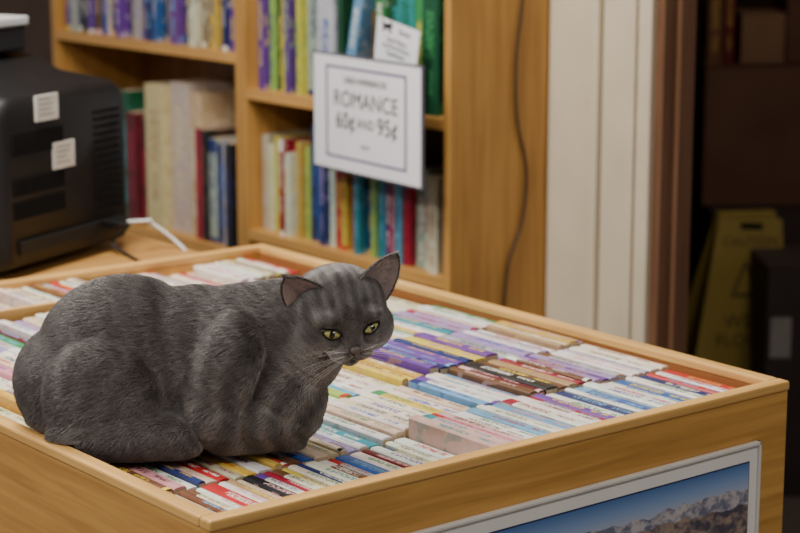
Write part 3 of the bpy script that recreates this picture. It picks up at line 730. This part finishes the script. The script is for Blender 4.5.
r1 = np.sqrt(rng.random(NH))[:, None]; r2 = rng.random(NH)[:, None]
w0, w1_, w2_ = 1 - r1, r1 * (1 - r2), r1 * r2
X = A[ti] * w0 + B_[ti] * w1_ + C_[ti] * w2_
Nn = VN[TV[ti, 0]] * w0 + VN[TV[ti, 1]] * w1_ + VN[TV[ti, 2]] * w2_
Nn /= np.maximum(np.linalg.norm(Nn, axis=1)[:, None], 1e-6)
isear = (TV[ti, 0] >= nv)
d = X - H; dist = np.linalg.norm(d, axis=1); hx = d @ Rn; hf = d @ Fn; hz = d @ Un
head = np.clip((.085 - dist) / .03, 0, 1); head = np.where(hf > .0, np.clip((.11 - dist) / .03, 0, 1), head)
Db = np.tile(np.array([[-1.0, 0, -.25]]), (NH, 1)); Db[:, 2] -= .8 * np.clip((.12 - X[:, 2]) / .1, 0, 1)
Db[:, 0] += .5 * np.clip((X[:, 0] - .10) / .05, 0, 1)
nose_c = H + Fn * .065 * HS - Un * .006
Dh = X - nose_c; Dh /= np.maximum(np.linalg.norm(Dh, axis=1)[:, None], 1e-6); Dh = Dh * .8 - Fn * .6
Dd = Db * (1 - head[:, None]) + Dh * head[:, None]
inner = np.zeros(NH, bool)
for EE in (earL, earR):
    up = np.array((EE[3] - EE[2]).normalized()); mE = isear & (np.linalg.norm(X - np.array((EE[2] + EE[3]) / 2), axis=1) < .05)
    Dd[mE] = up; inner |= mE & (Nn @ np.array(EE[4]) > .25)
def sn(fx, ph): return np.sin(X @ np.array(fx) + ph)
jit = np.stack([sn((150, 90, 40), 0) + sn((-60, 210, 130), 1), sn((70, -120, 170), 2) + sn((220, 40, -90), .5), sn((-130, 60, 190), 3) + sn((40, -230, 70), 4)], 1) * .12
Dd = Dd / np.maximum(np.linalg.norm(Dd, axis=1)[:, None], 1e-6) + jit * (1 - .6 * head[:, None]) + rng.normal(0, .15, (NH, 3))
Tt = Dd - Nn * np.sum(Dd * Nn, axis=1)[:, None]; Tt /= np.maximum(np.linalg.norm(Tt, axis=1)[:, None], 1e-6)
face = np.clip((hf - .015) / .03, 0, 1) * head
Ln = (.0112 * (1 - head) + .0072 * head) * (1 - .50 * face); Ln = np.where(isear, .0042, Ln); Ln = np.where(X[:, 2] < .035, np.minimum(Ln, .009), Ln)
Ln = np.where(inner, .007, Ln)
Ln = Ln * rng.uniform(.7, 1.2, NH)
keep = np.ones(NH, bool)
for ep in eyes:
    de = X - ep; keep &= ~((((de @ Rn) / .0133) ** 2 + ((de @ Un + .001) / .0092) ** 2 < 1) & (np.abs(de @ Fn) < .02))
keep &= np.linalg.norm(X - nosep, axis=1) > .0066
keep &= ~(inner & (rng.random(NH) > .18))
X, Nn, Tt, Ln, head, isear, hx, hf, hz, face, inner = [q[keep] for q in (X, Nn, Tt, Ln, head, isear, hx, hf, hz, face, inner)]; n = len(X)
lift = .42 - .14 * face
pts = np.empty((n, 4, 3))
pts[:, 0] = X - Nn * .0006
for k, (s_, lf) in enumerate(((.33, 1.25), (.67, .95), (1.0, .62))):
    dr = Tt + Nn * (lift * lf)[:, None]; dr /= np.linalg.norm(dr, axis=1)[:, None]
    pts[:, k + 1] = pts[:, k] + dr * (Ln / 3)[:, None]
pts[:, :, 2] = np.maximum(pts[:, :, 2], floor_z(pts) + .001)
radv = np.tile(np.array([.00024, .00021, .00015, .00004]), n) * np.repeat(np.where(head > .3, .8, 1.0), 4)
wob = 2.2 * np.sin(X[:, 2] * 26 + 1) + 1.4 * np.sin(X[:, 1] * 30) + .9 * np.sin(X[:, 0] * 37 + X[:, 2] * 51)
st = np.sin(X[:, 0] * 190 + wob * 1.3) * .5 + .5
sw = .08 + .17 * np.clip((X[:, 0] + .02) / .08, 0, 1) * np.clip((.17 - X[:, 2]) / .06, 0, 1)
tint = .51 + sw * (st - .5) + .045 * sn((310, 120, 260), 1) * np.clip((X[:, 0] + .02) / .05, 0.3, 1) + .03 * sn((520, -300, 410), 2) + rng.normal(0, .10, n)
hst = np.sin(hx * 460 + 1.57) * .5 + .5
tint = np.where(head > .5, .50 + .18 * (hst - .5) * np.clip((hz - .0) / .02, 0, 1) + .03 * sn((420, -300, 510), 2) + rng.normal(0, .10, n), tint)
tint += .26 * face * np.clip((-.006 - hz) / .01, 0, 1)
tint = np.where(inner, .75, tint)
hc = bpy.data.hair_curves.new('fur'); hc.add_curves([4] * n)
hc.attributes['position'].data.foreach_set('vector', pts.astype(np.float32).ravel())
ra = hc.attributes.get('radius') or hc.attributes.new('radius', 'FLOAT', 'POINT'); ra.data.foreach_set('value', radv.astype(np.float32))
ta = hc.attributes.new('tint', 'FLOAT', 'CURVE'); ta.data.foreach_set('value', np.clip(tint, 0, 1).astype(np.float32))
m, nt, b = base_mat('grey_fur', .34, .75); N = nt.nodes; L = nt.links
at = N.new('ShaderNodeAttribute'); at.attribute_name = 'tint'; rp = N.new('ShaderNodeValToRGB')
rp.color_ramp.elements[0].color = (.020, .018, .017, 1); rp.color_ramp.elements[0].position = .1
rp.color_ramp.elements[1].color = (.53, .49, .46, 1); rp.color_ramp.elements[1].position = 1
e = rp.color_ramp.elements.new(.5); e.color = (.146, .130, .123, 1)
L.new(at.outputs['Fac'], rp.inputs[0]); L.new(rp.outputs[0], b.inputs['Base Color'])
hc.materials.append(m)
link(bpy.data.objects.new('fur', hc), cat)

# ------------------------------------------------------------------ lights
def area(name, loc, size, power, col, rot=(0, 0, 0)):
    l = bpy.data.lights.new(name, 'AREA'); l.shape = 'RECTANGLE'; l.size, l.size_y = size; l.energy = power; l.color = col
    o = bpy.data.objects.new(name, l); o.location = loc; o.rotation_euler = rot; link(o); return o
area('ceiling_light', (.2, 1.1, 2.72), (1.2, .5), 74, (1, .95, .87))
area('ceiling_light', (-1.6, .6, 2.72), (.5, 1.6), 66, (1, .95, .88))
area('ceiling_light', (.7, -1.6, 2.72), (1.2, .5), 28, (1, .95, .88))
area('storeroom_fill', (2.15, .6, 2.7), (.4, .4), 14, (1, .84, .70))  # added fill with no known fixture, brightens the boxes beyond the doorway
wd = bpy.data.worlds.new('world'); bpy.context.scene.world = wd; wd.use_nodes = True
wd.node_tree.nodes['Background'].inputs[0].default_value = (.97, .96, 1, 1); wd.node_tree.nodes['Background'].inputs[1].default_value = .30
print('books', nb, 'hair', n)
